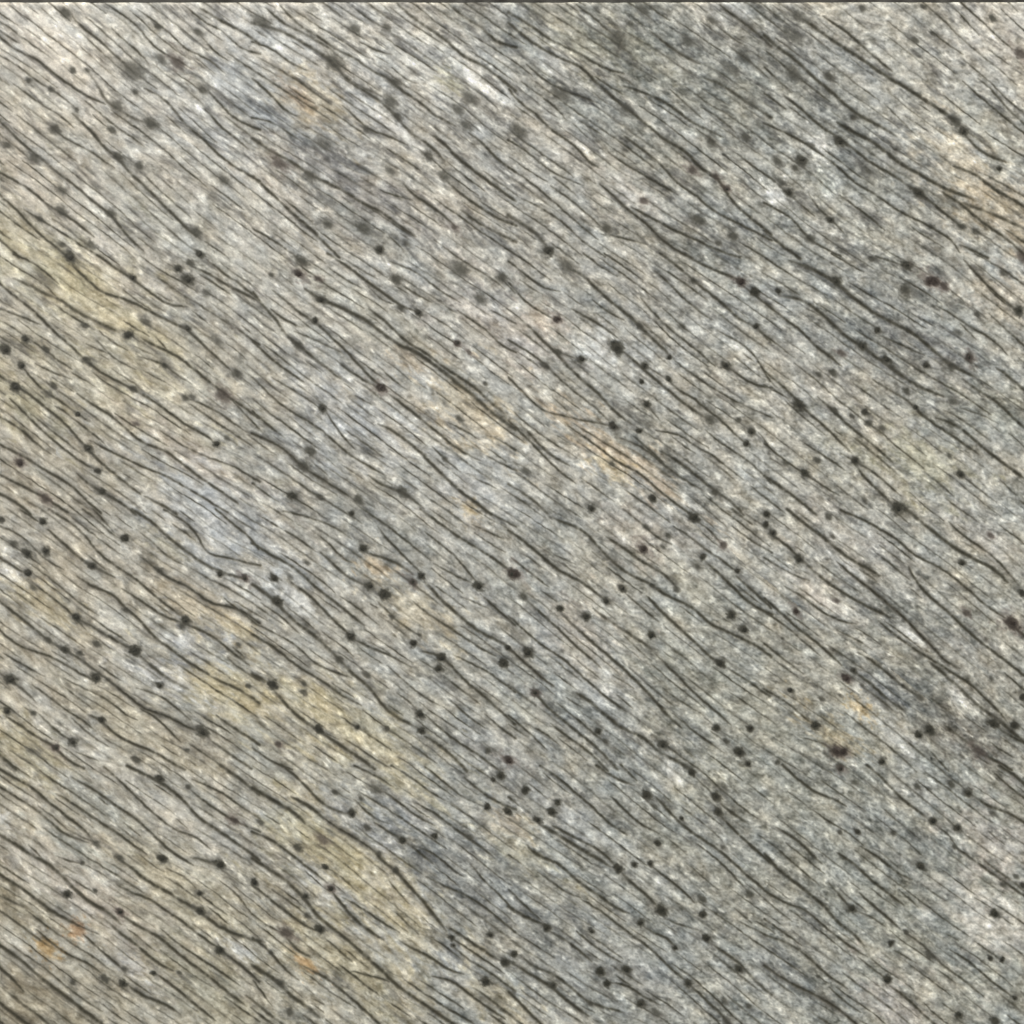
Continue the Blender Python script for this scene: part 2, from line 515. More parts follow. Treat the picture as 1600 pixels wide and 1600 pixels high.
(3,3):"""110,0 200,80 290,150 400,190 490,240|18|.85
640,0 740,90 840,200 930,260 1000,320|19|.75
50,370 150,430 240,500 300,570 340,600|21|.85
0,560 80,650 180,720 260,790 350,860 430,960 540,1040 600,1110|24|.87
0,780 120,850 220,880 320,960 400,1030 520,1120 620,1180|16|.78
0,840 100,920 150,960
0,960 100,1030 210,1110
0,1050 130,1100 250,1180 330,1260 420,1330 500,1380|19|.82
380,720 460,810 520,880|18|.82
540,890 640,930 730,990|15|.75
430,530 540,600 620,680 730,770 850,860|20|.82
570,780 660,860 740,930 830,1010|19|.82
850,1030 950,1090 1030,1170 1100,1240 1200,1310 1350,1430|16|.75
580,490 690,560 800,650 900,700|17|.82
280,260 400,350 500,400 600,490|13|.75
560,1180 650,1250 740,1320
760,1360 880,1450 970,1540 1040,1600|19|.87
0,1250 100,1320 190,1370 280,1410 370,1460 470,1530 540,1590|38|.72
380,1370 470,1450 580,1530
1160,490 1280,570 1400,660 1500,730 1600,800|18|.72
1030,340 1140,430 1170,480
1140,1140 1270,1220 1370,1310 1460,1380 1540,1440|16|.8
1290,810 1390,870|12|.75
1440,920 1530,980|13|.8
1290,1080 1400,1160 1460,1200
1470,0 1560,60 1600,100|24|.88
1400,20 1500,110 1600,190
1260,160 1400,250 1510,280 1600,340|20|.72
790,1140 930,1220
1100,1030 1190,1080
820,760 950,880
1090,1470 1190,1540
1380,400 1480,480"""}
# spots: x,y,radius,darkness[,r = reddish]
DT = {
(0,0):"410,80,40,.7 840,440,66,.55 455,440,28,.75 180,505,28,.75 320,560,28,.7 845,575,22,.7 735,665,40,.6 700,815,32,.75 945,770,42,.7 345,810,42,.75 215,990,38,.65 745,980,40,.75 870,1040,45,.75 385,1190,32,.6 690,1335,38,.75 1230,1450,45,.7 1250,1590,32,.9 1110,390,45,.5,r 1240,200,30,.6 1005,370,35,.5 250,1370,28,.7 385,1320,35,.6 570,1530,35,.7 45,910,25,.7 985,165,25,.7 1270,560,28,.6 480,685,20,.7 545,440,22,.6 1400,1125,30,.5 390,1530,22,.7",
(1,0):"40,140,50,.6 620,185,45,.65 490,390,55,.65 870,520,35,.6 840,640,50,.6 885,730,35,.7 1260,690,35,.6 1310,785,35,.6 1080,975,35,.75 840,1070,35,.5 1180,1100,40,.6 150,1020,40,.6,r 340,1100,45,.6 450,1400,32,.6 680,1430,45,.6 775,1560,42,.85 430,900,45,.4 690,810,30,.5 1340,620,45,.4 1240,1420,28,.7,r 820,170,25,.6 940,1520,25,.5",
(2,0):"660,240,55,.6 1100,260,50,.5 40,810,50,.6 320,600,45,.4 1450,350,45,.5 1460,860,40,.7 1250,885,38,.75 740,150,25,.6 1250,130,30,.6 1130,1060,35,.75,r 1275,1100,22,.8,r 1345,1180,25,.85,r 1165,1370,38,.8 1380,1475,38,.8 1290,1520,20,.7 590,1430,40,.75 230,1570,38,.9 820,1255,30,.65,r 720,680,35,.5 820,60,40,.5 1500,655,30,.5 1370,430,50,.4",
(3,0):"920,250,30,.75 1405,115,25,.75 970,40,20,.7 380,480,35,.75 450,885,40,.85 535,735,25,.8 210,1005,38,.85 170,1050,25,.8 130,1205,35,.85 390,1375,25,.9 945,1205,38,.85 1170,755,38,.8 1225,825,38,.85 1445,1055,22,.9 1210,1415,25,.8 1300,1450,32,.7 1580,340,40,.75,r 270,910,28,.6 630,1070,25,.6 60,1005,35,.6 260,1490,30,.7 1030,210,20,.7 590,50,35,.6 160,460,50,.5 190,100,50,.5 160,220,60,.4 80,1135,25,.5",
(0,1):"440,10,38,.85 830,135,28,.85 1115,80,38,.9 1190,45,25,.8 1175,150,38,.9 910,410,35,.6 1175,455,22,.9 805,495,42,.95 530,435,25,.8 160,520,28,.9 290,585,25,.8 35,585,38,.95 135,685,32,.85 100,820,38,.95 335,810,25,.8 545,655,28,.8 1030,685,22,.8 1480,735,32,.8 830,830,28,.8 1390,870,45,.7,r 1160,890,28,.75 490,990,25,.95 550,1205,30,.9 125,1295,35,.9,r 615,1345,28,1 640,1475,30,1 1355,1175,28,.9 285,1520,32,.8,r 300,870,30,.5 1420,1140,20,.6 1200,880,20,.6 1290,230,35,.5 1360,530,28,.4 850,1050,22,.6,r",
(1,1):"290,35,35,.8 265,110,38,.9,r 390,145,25,.7,r 95,120,22,.7 405,275,28,.9 370,405,25,1 875,150,32,.8 905,325,25,.8 1015,355,28,.9 1280,85,50,.6 1400,270,40,.6 1540,135,32,.8 1260,545,25,.9,r 1330,600,18,.6,r 785,825,32,1,r 415,955,28,.9 265,560,28,.7 1275,1020,22,.7 345,1220,40,.8 300,1315,48,.75 230,1500,32,.95 405,1510,22,.8 640,1525,35,.75 920,1480,40,.8 1435,800,18,.7 1180,1270,22,.6",
(2,1):"285,395,32,.9,r 285,600,28,.8 435,645,30,.9 210,685,25,.8 660,575,48,.95 1430,160,42,.9,r 1520,225,35,1 1135,155,25,.8 1525,440,28,.95 795,435,25,.7 985,635,25,.95 1335,685,32,.9 830,685,28,.9 980,770,22,.9 810,785,25,1 845,930,30,1 635,1065,30,1 795,1095,25,1 1240,1025,40,.7 1420,1025,22,.8 1500,1100,30,.9 1465,1175,25,.95 1270,1475,25,.8 880,1515,35,1 500,1580,35,.9 625,1300,18,.8 80,1345,28,.6 1065,440,20,.7 340,60,50,.5",
(3,1):"65,220,28,.9 430,155,35,.9 650,20,25,.7 870,60,32,.9 1010,160,40,1,r 1045,158,36,1,r 1100,190,30,.8,r 860,210,35,.8 1310,365,20,.8 1570,345,35,.9 1470,110,25,.6 685,465,28,1 590,565,30,.9 745,650,28,.95 775,695,22,.7 990,685,25,.95 1150,690,30,.8 1260,635,28,.9,r 1190,480,28,.5 865,845,28,.8 925,945,20,1 1160,910,28,.6 405,730,28,.8 320,745,20,.7 460,605,22,.7,r 195,935,38,.9 415,965,22,.8 610,980,25,.9 525,1000,20,.8 630,1045,28,.8 715,1080,25,.7 545,1280,28,.95 310,1280,22,.8 230,1355,28,1 115,1295,22,.7 1205,1365,32,.9 815,1575,45,.9 1135,1250,20,.6 605,1530,20,.6 245,70,25,.7 1590,10,45,.6,r",
(0,2):"270,60,35,.95 10,50,28,.9 785,165,35,1 170,260,42,.85 285,245,32,.9 85,200,28,.7 575,340,32,.9 175,385,40,1 1375,390,25,.95 1530,415,25,.9,r 1000,370,22,.7 210,475,22,.6 480,660,32,1 1160,680,30,1 1140,715,25,.7 785,615,22,.8 605,825,22,.8 845,870,45,1 300,800,25,.7 405,860,28,.9 500,885,25,.8 605,1035,35,.9 70,1050,38,.95 1000,1085,25,.9 1555,1090,20,.8 45,1245,30,.95 210,1260,22,.8 635,1300,28,.95 1270,1380,45,.85 350,1475,30,.9,r 455,1440,32,.85 200,1495,25,.5 1170,1490,22,.7 850,1550,30,.8 1490,830,20,.7",
(1,2):"115,415,35,.95 215,410,25,.5 135,560,38,.95 600,10,28,.9 670,230,38,1 320,320,22,.6 710,465,35,.85 805,515,40,1 1035,400,30,1 980,440,30,.85,r 1390,465,42,.9 1600,390,32,1 595,780,32,1 985,820,32,1 850,655,22,.7 1160,910,32,1 1145,980,30,1 1575,850,25,.95 1550,945,32,1 520,925,32,.8 1025,770,20,.7 690,1020,25,.7 105,1080,38,1 300,1075,20,.7 300,1130,25,.7 1025,1265,32,.95 1035,1370,32,.95 635,1345,25,.95 820,1355,25,.8 395,1360,30,1 140,1455,25,.8,r 1450,1490,20,.8 1580,1550,40,.9,r",
(2,2):"1140,35,38,1 1590,15,28,1 1590,80,30,1 20,390,38,1,r 70,525,35,.75 825,230,35,.95,r 975,150,18,.8 945,220,18,.7 1195,280,28,1 1320,205,25,.8,r 1410,370,22,.95 1160,340,22,.6 1030,485,25,.7 690,480,25,.85 590,560,28,.85 875,460,18,.8 300,605,35,1 465,655,42,.95 870,770,32,1 1370,645,35,.95 1450,735,35,.85 1300,945,35,1 100,880,35,1 145,1130,30,.85,r 540,1370,28,.95 585,1435,20,.7 1280,1350,30,1 1490,1355,30,.95 945,1455,35,.85 1340,1435,20,.8 1420,1500,35,1 1475,1575,28,.85 840,95,22,.7",
(3,2):"30,130,30,.9 380,30,28,.8 195,295,32,1 405,155,18,.7 1215,320,28,.95 1390,145,25,.6,r 1590,510,32,1 1240,630,28,.8,r 1525,700,48,.9,r 175,620,32,.9,r 430,555,18,.7,r 90,790,15,.7 535,990,25,.9 490,1040,32,.95,r 140,1115,25,.95 335,1170,18,.8 300,1335,35,1 955,1160,28,.6 590,1085,18,.6 1410,1325,35,1 1540,1335,32,.95 1600,1160,35,1 1010,1365,38,.95 945,1395,28,1 430,1500,34,1,r 472,1500,34,1,r 715,1560,28,.9 1320,1500,40,.6,r 60,1565,25,.8 445,1590,25,.8 1395,1040,15,.6",
(0,3):"1000,70,28,1 1175,120,22,.8 1465,325,25,.8,r 600,475,28,.6 1015,565,32,1 1380,605,35,1 745,560,22,.8 515,595,20,.8 1250,785,25,1 1590,715,30,.95 595,770,15,.8 420,790,30,1 1250,895,32,.95 750,900,28,.85,r 1375,1140,35,.95 960,1285,28,.95 780,1260,22,.6 770,1350,38,.95 655,1320,25,.8 455,1345,20,.8 1120,1280,20,.7",
(1,3):"495,155,20,.8 655,190,22,.7 755,135,38,.6 600,285,32,1 695,375,25,.7 920,455,30,1 1120,425,25,1 1445,245,28,1 1575,275,30,1 1530,50,35,.95 1485,75,20,.9 1335,435,28,.7 770,540,25,.8 875,640,25,.8 30,340,28,.7 415,450,42,.5,r 260,500,35,.8 435,620,25,.95 470,755,32,.9,r 310,805,28,.9 320,925,25,.8 400,1010,38,1 190,1030,40,.75,r 95,1155,18,.8 1225,1060,25,1 1235,1110,22,.85 1465,1045,28,.95 1555,1215,32,1 1435,1335,38,1 150,1345,25,.7 210,1530,30,.7",
(2,3):"85,140,40,1 285,215,30,1 250,275,28,1 160,325,28,.9 1125,30,35,1 845,170,38,1 885,240,25,.7 1275,180,35,1 1290,275,30,.95 1060,315,22,.9 910,470,25,1 1325,120,25,.4 1320,495,20,.6 665,630,30,1 765,605,22,.95 865,600,22,.85 1485,790,28,.8 1190,820,30,.8 935,890,38,1 1195,915,35,.95 805,970,38,.9 1215,1065,32,1 1020,1125,25,.95 215,1000,28,1 500,1020,25,.85 15,1165,25,1 10,1220,20,.7 550,1275,38,1 715,1260,32,1 595,1350,35,1 260,1360,22,.9 1100,1345,28,.95 1420,1260,28,.95 490,1475,25,.7 805,1475,32,.9 900,1525,35,.6 1330,1460,28,.6 1480,1490,18,.8 1345,1590,30,.6",
(3,3):"455,5,25,.95,r 540,90,25,.7 1145,100,28,.8 935,115,25,.7 1255,160,32,.9 1030,330,32,.9 1185,375,30,.9 1165,490,25,.7 785,405,18,.8 560,400,22,.95 450,405,18,.8 955,615,32,1 1420,910,35,1 525,880,32,.95 770,1095,25,1 865,1025,20,.8 1010,1175,32,.7 750,1325,38,1 1195,1545,28,.9 1420,1585,35,.9 1390,1190,22,.9 1465,1200,22,1 1545,1440,22,.95 1595,735,25,.95 1410,285,22,.6 1470,730,25,.6 1550,680,20,.6"}
# tinted patches of the stone: x, y, half length, half width, r, g, b (sRGB), strength, tilt from the grain in degrees
PATCH = """1120,150,330,110,146,149,140,.5,0
1370,480,260,80,148,151,144,.45,0
860,1340,380,110,142,145,140,.5,0
1350,1360,260,120,142,146,138,.5,0
1150,1120,300,130,150,152,138,.35,0
900,1050,260,60,148,151,146,.35,0
90,520,190,150,188,180,154,.45,0
320,1450,360,100,172,165,138,.45,0
420,1130,220,60,184,176,146,.4,0
60,1250,160,90,180,172,148,.4,0
220,120,260,90,206,200,182,.4,0
490,160,48,28,188,168,126,.8,0
462,146,24,10,196,164,134,.6,0
480,172,26,9,192,160,124,.6,10
735,645,55,28,205,182,138,.8,0
640,560,26,10,205,180,140,.7,0
970,712,80,17,208,178,138,.85,3
955,728,26,14,205,178,120,.8,0
1500,262,55,34,212,194,158,.85,0
1480,200,50,22,200,190,160,.5,0
1580,335,60,26,192,168,126,.75,0
1520,330,50,18,170,155,125,.5,0
350,1078,78,28,196,180,128,.85,0
480,1100,90,30,188,174,132,.65,0
560,1140,100,30,188,176,128,.7,0
130,455,110,42,192,178,128,.75,0
40,380,110,60,184,175,136,.6,0
250,540,110,50,186,176,144,.55,0
170,600,140,60,180,172,136,.45,0
30,620,60,30,178,168,120,.6,0
600,1400,120,45,182,168,128,.7,5
520,1330,80,35,184,172,122,.8,0
640,1450,60,28,180,166,118,.8,8
460,1310,60,30,180,170,128,.6,0
560,1520,90,36,168,156,112,.75,0
450,1470,60,30,178,164,126,.5,0
300,1400,110,35,182,170,130,.5,0
330,1560,110,35,164,156,120,.7,0
150,1540,90,40,162,152,124,.5,0
40,1570,90,50,142,132,106,.8,0
20,1420,60,20,140,130,100,.6,0
1300,1150,46,14,188,164,110,.7,0
1345,1106,18,9,205,165,92,.9,0
72,1482,19,11,196,142,62,.95,0
122,1452,12,13,196,130,70,.8,20
482,1508,22,7,200,138,66,.8,0
590,888,28,13,200,165,115,.8,0
650,950,52,22,198,180,138,.8,0
732,795,15,9,208,170,100,.8,0
745,820,16,8,205,180,140,.6,0
1440,720,60,32,172,168,124,.6,0
1330,690,60,30,165,162,130,.4,0
545,620,16,7,190,165,120,.5,0
60,940,60,16,190,172,124,.8,0
260,855,30,10,195,182,130,.5,0
40,1170,60,30,182,170,122,.7,0
200,1130,120,26,188,176,140,.65,0
310,950,50,18,196,178,140,.7,0
375,985,30,14,196,176,125,.8,0
800,1290,26,14,195,170,130,.75,0
810,1330,50,20,168,160,122,.7,0
780,1560,50,20,176,165,128,.7,0
1090,1225,40,30,170,168,138,.5,0
710,130,22,10,180,172,120,.6,0
900,70,60,26,190,184,152,.6,0
990,70,40,20,168,164,128,.6,0
80,75,80,55,214,204,184,.75,0
70,180,110,30,196,190,164,.5,0
20,250,80,26,200,186,160,.6,0
230,60,110,28,206,198,178,.6,0
530,60,90,24,206,200,182,.7,0
440,290,60,20,206,192,168,.6,0
680,290,70,20,192,182,158,.5,0
1000,320,50,16,212,200,186,.6,0
785,515,80,34,192,176,164,.65,0
850,500,30,16,196,176,158,.6,0
700,400,70,20,190,180,166,.4,0
1010,830,50,40,178,164,148,.45,0
900,980,60,26,192,178,158,.55,0
950,1050,80,28,188,180,158,.5,0
300,710,90,20,196,180,164,.5,0
220,1240,90,24,188,178,160,.5,0
110,1360,90,40,178,168,156,.55,0
330,1300,120,30,180,172,156,.5,0
150,1420,90,20,182,168,148,.5,0
200,1500,70,20,165,155,142,.5,0
1550,1440,70,45,204,194,178,.8,0
1560,1320,50,40,186,172,158,.7,0
1400,1578,60,22,184,168,154,.6,0
1430,1540,60,30,180,170,152,.4,0
1560,40,60,40,200,188,172,.65,0
1350,60,110,40,188,182,158,.6,0
1550,220,70,30,176,172,150,.4,0
1580,470,50,30,190,174,148,.55,0
1490,600,80,30,180,172,158,.45,0
1290,600,60,26,186,176,160,.45,0
1540,840,70,26,184,172,158,.45,0
1330,860,80,50,172,162,150,.5,0
1480,1020,120,40,160,152,140,.45,0
1290,940,70,20,192,180,164,.5,0
540,650,80,38,170,174,180,.75,0
330,800,110,44,178,182,186,.8,0
400,830,70,30,160,164,168,.6,0
300,1020,40,26,160,165,176,.8,0
255,1060,44,12,208,208,208,.7,0
330,895,90,24,170,172,172,.6,0
480,700,50,20,180,184,188,.6,0
750,770,90,26,174,176,178,.6,0
420,60,60,16,196,200,200,.6,0
380,150,70,24,178,182,186,.7,0
450,250,150,40,150,152,150,.45,0
330,200,80,20,178,180,182,.5,0
480,215,70,20,160,164,168,.6,0
560,290,110,28,150,140,138,.6,0
590,370,90,20,142,144,142,.5,0
1010,40,120,26,136,138,134,.7,0
1000,100,130,30,120,122,116,.75,0
930,160,100,34,128,130,126,.7,0
1050,30,90,20,132,134,132,.6,0
770,40,70,20,128,130,128,.6,0
830,110,60,24,138,140,138,.5,0
1150,120,90,26,142,144,138,.65,0
1230,40,40,40,124,122,114,.55,0
1250,130,120,26,136,138,134,.6,0
1140,140,60,24,124,126,120,.6,0
1110,90,50,26,170,172,164,.5,0
1390,130,120,50,162,164,160,.6,0
1300,240,100,30,140,142,138,.6,0
1250,200,60,16,182,184,178,.6,0
1430,260,90,22,140,140,138,.6,0
1100,400,120,26,140,142,138,.6,0
1050,370,60,22,132,134,130,.5,0
1000,250,110,24,140,144,140,.5,0
1250,480,90,30,156,158,156,.5,0
1290,430,80,20,138,140,136,.6,0
1420,440,50,36,134,136,134,.6,0
1390,500,80,30,138,140,142,.7,0
1460,560,80,26,136,136,136,.7,0
1360,530,90,22,134,136,132,.6,0
1400,600,80,18,140,138,136,.5,0
1560,640,60,30,138,142,132,.6,0
1480,660,60,20,134,138,130,.5,0
940,548,28,24,212,213,208,.9,0
905,535,22,18,196,198,190,.7,0
1000,540,40,24,176,178,178,.6,0
960,430,50,18,178,178,172,.5,0
985,690,36,14,130,132,126,.7,0
1050,730,60,14,118,118,114,.75,0
560,800,60,16,142,144,140,.6,0
640,870,100,20,158,160,158,.5,0
760,860,100,20,160,162,160,.5,0
850,990,120,28,160,162,162,.6,0
960,1050,70,20,150,152,150,.5,0
900,1060,70,18,172,174,174,.5,0
880,1120,150,28,140,143,143,.65,0
990,1150,90,26,146,148,146,.5,0
820,1200,140,34,146,148,148,.6,0
1150,1100,80,40,150,152,138,.4,0
760,1210,60,20,134,134,132,.55,0
560,1280,70,20,146,148,148,.6,0
600,1322,24,9,206,206,202,.8,0
655,1290,50,16,178,178,176,.6,0
700,1350,130,34,132,134,134,.75,0
650,1340,30,14,116,117,116,.7,0
720,1400,110,30,138,139,136,.6,0
780,1300,60,24,140,142,142,.6,0
900,1290,100,24,170,172,170,.6,0
880,1420,130,30,146,148,144,.5,0
1000,1370,90,26,150,152,146,.5,0
680,1480,70,22,150,152,154,.6,0
850,1510,100,26,142,144,142,.5,0
1000,1530,120,34,140,142,142,.6,0
980,1500,50,20,165,167,164,.5,0
1110,1500,100,26,150,152,148,.4,0
1260,1480,120,26,136,138,134,.55,0
1240,1530,100,24,124,126,126,.6,0
1130,1260,90,20,130,132,128,.5,0
1400,1330,110,44,134,136,134,.6,0
1350,1250,90,26,132,135,132,.6,0
1460,1380,70,40,132,136,132,.5,0
1440,1240,60,26,150,150,146,.5,0
1480,1120,110,24,116,114,108,.75,0
1430,1100,60,22,108,108,102,.6,0
1520,1165,60,22,122,116,110,.7,0
1560,1100,60,20,140,136,124,.6,0
1380,1080,40,12,120,124,132,.7,0
1395,1150,40,16,176,178,178,.6,0
1370,940,80,20,130,132,128,.6,0
1430,960,80,18,124,126,122,.6,0
1335,895,28,9,216,214,204,.9,4
1425,995,28,7,206,204,196,.7,0
1280,935,40,8,206,196,184,.7,0
1500,1085,30,8,204,200,188,.7,0
1590,900,40,60,156,154,140,.4,0
455,928,34,13,202,204,204,.8,5
455,935,60,20,176,180,182,.5,0
12,894,18,12,216,216,212,.8,0
0,1278,12,10,222,222,216,.8,0
380,1485,24,9,204,206,202,.8,0
210,1510,22,9,176,178,180,.7,0
140,1250,60,24,160,164,158,.6,0
110,1320,40,12,170,176,164,.6,0
500,1375,50,14,190,190,184,.6,0
590,180,60,12,214,212,206,.7,0
640,100,60,16,200,202,194,.6,0
745,100,80,22,200,202,194,.6,0
750,130,30,16,222,218,206,.7,0
870,110,40,14,190,190,184,.5,0
1280,228,15,12,214,214,208,.9,30
1212,308,16,11,222,222,216,.9,10
1290,285,14,9,206,210,188,.8,20
1240,235,30,16,186,188,180,.6,0
1165,550,26,9,208,208,198,.8,0
1120,440,60,18,182,184,176,.5,0
1460,440,14,8,196,198,196,.6,0
440,500,60,16,190,186,172,.5,0
130,300,90,24,182,180,168,.4,0
280,360,120,40,172,174,160,.4,0
560,480,150,34,168,168,154,.4,0
1050,1205,24,10,206,202,186,.8,30
930,935,26,9,196,194,182,.7,0
980,660,60,30,170,164,148,.4,0"""
# ---------------------------------------------------------------- the slab's own pattern, in picture millimetres (x right, y down)
rng = np.random.default_rng(11)
ST = 1.45
X0, X1, Y0, Y1 = -180.0, 1780.0, 3.4, 1780.0
NX = int((X1-X0)/ST)+1; NY = int((Y1-Y0)/ST)+1
gx = X0+np.arange(NX)*ST; gy = Y0+np.arange(NY)*ST
PX, PY = np.meshgrid(gx, gy)
PX = PX.astype(np.float32); PY = PY.astype(np.float32)

def vnoise(u, v, seed):
    r = np.random.default_rng(seed); T = r.random((257, 257)).astype(np.float32)
    iu = np.floor(u); iv = np.floor(v); fu = u-iu; fv = v-iv
    fu = fu*fu*(3-2*fu); fv = fv*fv*(3-2*fv)
    a = iu.astype(np.int64) % 256; b = iv.astype(np.int64) % 256
    return ((T[b, a]*(1-fu)+T[b, a+1]*fu)*(1-fv)+(T[b+1, a]*(1-fu)+T[b+1, a+1]*fu)*fv)*2-1
def fbm(u, v, seed, n=3, g=.5):
    s = 0; a = 1; t = 0
    for k in range(n):
        s = s+a*vnoise(u*2**k+17.3*k, v*2**k+5.1*k, seed+k); t += a; a *= g
    return s/t*1.6

def spline(P, step=.8):
    P = np.array(P, float)
    Q = np.vstack([2*P[0]-P[1], P, 2*P[-1]-P[-2]])
    out = []
    for i in range(1, len(Q)-2):
        n = max(2, int(np.hypot(*(Q[i+1]-Q[i]))/step)); t = np.linspace(0, 1, n, endpoint=False)[:, None]
        out.append(.5*((2*Q[i])+(-Q[i-1]+Q[i+1])*t+(2*Q[i-1]-5*Q[i]+4*Q[i+1]-Q[i+2])*t*t+(-Q[i-1]+3*Q[i]-3*Q[i+1]+Q[i+2])*t**3))
    return np.vstack(out+[P[-1:]])

veins = []
for (c, r), txt in VT.items():
    for ln in txt.split('\n'):
        f = ln.split('|'); pts = [tuple(float(q)/4 for q in p.split(',')) for p in f[0].split()]
        pts = [(x+400*c, y+400*r) for x, y in pts]
        wd, dk = (float(f[1]), float(f[2])) if len(f) == 3 else (14.0, .68)
        e_ = f[0].split()     # a vein cut by the edge of its survey square runs on without a taper
        cut = [any(float(q) <= 12 or float(q) >= 1588 for q in e.split(',')) for e in (e_[0], e_[-1])]
        veins.append((pts, wd/4 if wd > 27 else (13.5+(wd-13)*.8)/4, min(dk*1.06, .95), cut))
spots = []
for (c, r), txt in DT.items():
    for s in txt.split():
        f = s.split(','); spots.append((float(f[0])/4+400*c, float(f[1])/4+400*r, float(f[2])/4, float(f[3]), len(f) > 4))

# direction of the foliation, learnt from the traced veins on a coarse lattice
CG = 40.0; cn = int(2400/CG); cx = -400+np.arange(cn)*CG
CXX, CYY = np.meshgrid(cx, cx); sx = np.zeros_like(CXX); sy = np.zeros_like(CXX)
for pts, wd, dk, cut in veins:
    S = spline(pts, 12)
    T = np.diff(S, axis=0); L = np.hypot(T[:, 0], T[:, 1])+1e-6; T = T/L[:, None]
    for (x, y), (tx, ty) in zip(S[:-1], T):
        k = np.exp(-((CXX-x)**2+(CYY-y)**2)/(2*42**2)); sx += k*tx; sy += k*ty
sx += 1e-4*math.cos(R(37)); sy += 1e-4*math.sin(R(37))
m = np.hypot(sx, sy); sx /= m; sy /= m
def direction(x, y):
    u = min(max((x+400)/CG, 0), cn-1.001); v = min(max((y+400)/CG, 0), cn-1.001); i, j = int(u), int(v); a, b = u-i, v-j
    dx = (sx[j, i]*(1-a)+sx[j, i+1]*a)*(1-b)+(sx[j+1, i]*(1-a)+sx[j+1, i+1]*a)*b
    dy = (sy[j, i]*(1-a)+sy[j, i+1]*a)*(1-b)+(sy[j+1, i]*(1-a)+sy[j+1, i+1]*a)*b
    return math.atan2(dy, dx)

# how close the fine veins lie: tight at the upper left and lower left, open at the right
def spacing(x, y):
    s = 20+11*min(max((x*.75+y*.1-350)/900, 0), 1)
    if x > 1250 and y < 700: s += 3
    if x > 1150 and y > 1150: s += 2
    if y < 350 and x < 1150: s -= 1.5
    return s
OC = 2.0; on = int(2400/OC); occ = np.zeros((on, on), bool)
def mark(x, y, r):
    i = int((x+300)/OC); j = int((y+300)/OC); k = int(r/OC)
    occ[max(j-k, 0):j+k+1, max(i-k, 0):i+k+1] = True
def busy(x, y):
    i = int((x+300)/OC); j = int((y+300)/OC)
    return i < 1 or j < 1 or i >= on-1 or j >= on-1 or occ[j, i]
for pts, wd, dk, cut in veins:
    for x, y in spline(pts, 3): mark(x, y, 4.2)
fine = []
for k in range(9000):
    x = rng.uniform(-200, 1800); y = rng.uniform(-40, 1800); sp = spacing(x, y)*.5
    if busy(x, y): continue
    outside = x < 0 or x > 1600 or y > 1600
    half = rng.uniform(25, 150) if not outside else rng.uniform(40, 130)
    line = []
    ph = rng.uniform(0, 6.28, 3); am = rng.uniform(.02, .08)
    for sgn in (-1, 1):
        a, b, t = x, y, 0; seg = []
        while t < half:
            th = direction(a, b)+am*math.sin(t*sgn/9+ph[0])+am*.8*math.sin(t*sgn/21+ph[1])
            a += sgn*3*math.cos(th); b += sgn*3*math.sin(th); t += 3
            if busy(a, b): break
            seg.append((a, b))
        line = seg[::-1]+[(x, y)]+seg if sgn == -1 else line+seg
        if sgn == -1: line = seg[::-1]+[(x, y)]
    if len(line) < 6: continue
    for a, b in line: mark(a, b, spacing(a, b)*.36)
    big = outside and rng.random() < .4
    fine.append((line[::3]+[line[-1]], rng.uniform(3.6, 5.2) if big else rng.uniform(2.3, 3.7), rng.uniform(.6, .85) if big else rng.uniform(.25, .78), (False, False)))

V = np.zeros((NY, NX), np.float32)       # vein darkness
W = np.zeros((NY, NX), np.float32)       # broad smoky bands
def splat(field, xs, ys, sig, amp, win):
    ci = np.round((xs-X0)/ST).astype(int); cj = np.round((ys-Y0)/ST).astype(int)
    ok0 = (ci > -win) & (ci < NX+win) & (cj > -win) & (cj < NY+win)
    ci, cj, xs, ys, sig, amp = ci[ok0], cj[ok0], xs[ok0], ys[ok0], sig[ok0], amp[ok0]
    for dj in range(-win, win+1):
        for di in range(-win, win+1):
            ii = ci+di; jj = cj+dj; ok = (ii >= 0) & (ii < NX) & (jj >= 0) & (jj < NY)
            ii = ii[ok]; jj = jj[ok]
            q = ((X0+ii*ST-xs[ok])**2+(Y0+jj*ST-ys[ok])**2)/(sig[ok]**2)
            np.maximum.at(field, (jj, ii), (amp[ok]*np.exp(-.5*q**1.25)).astype(np.float32))
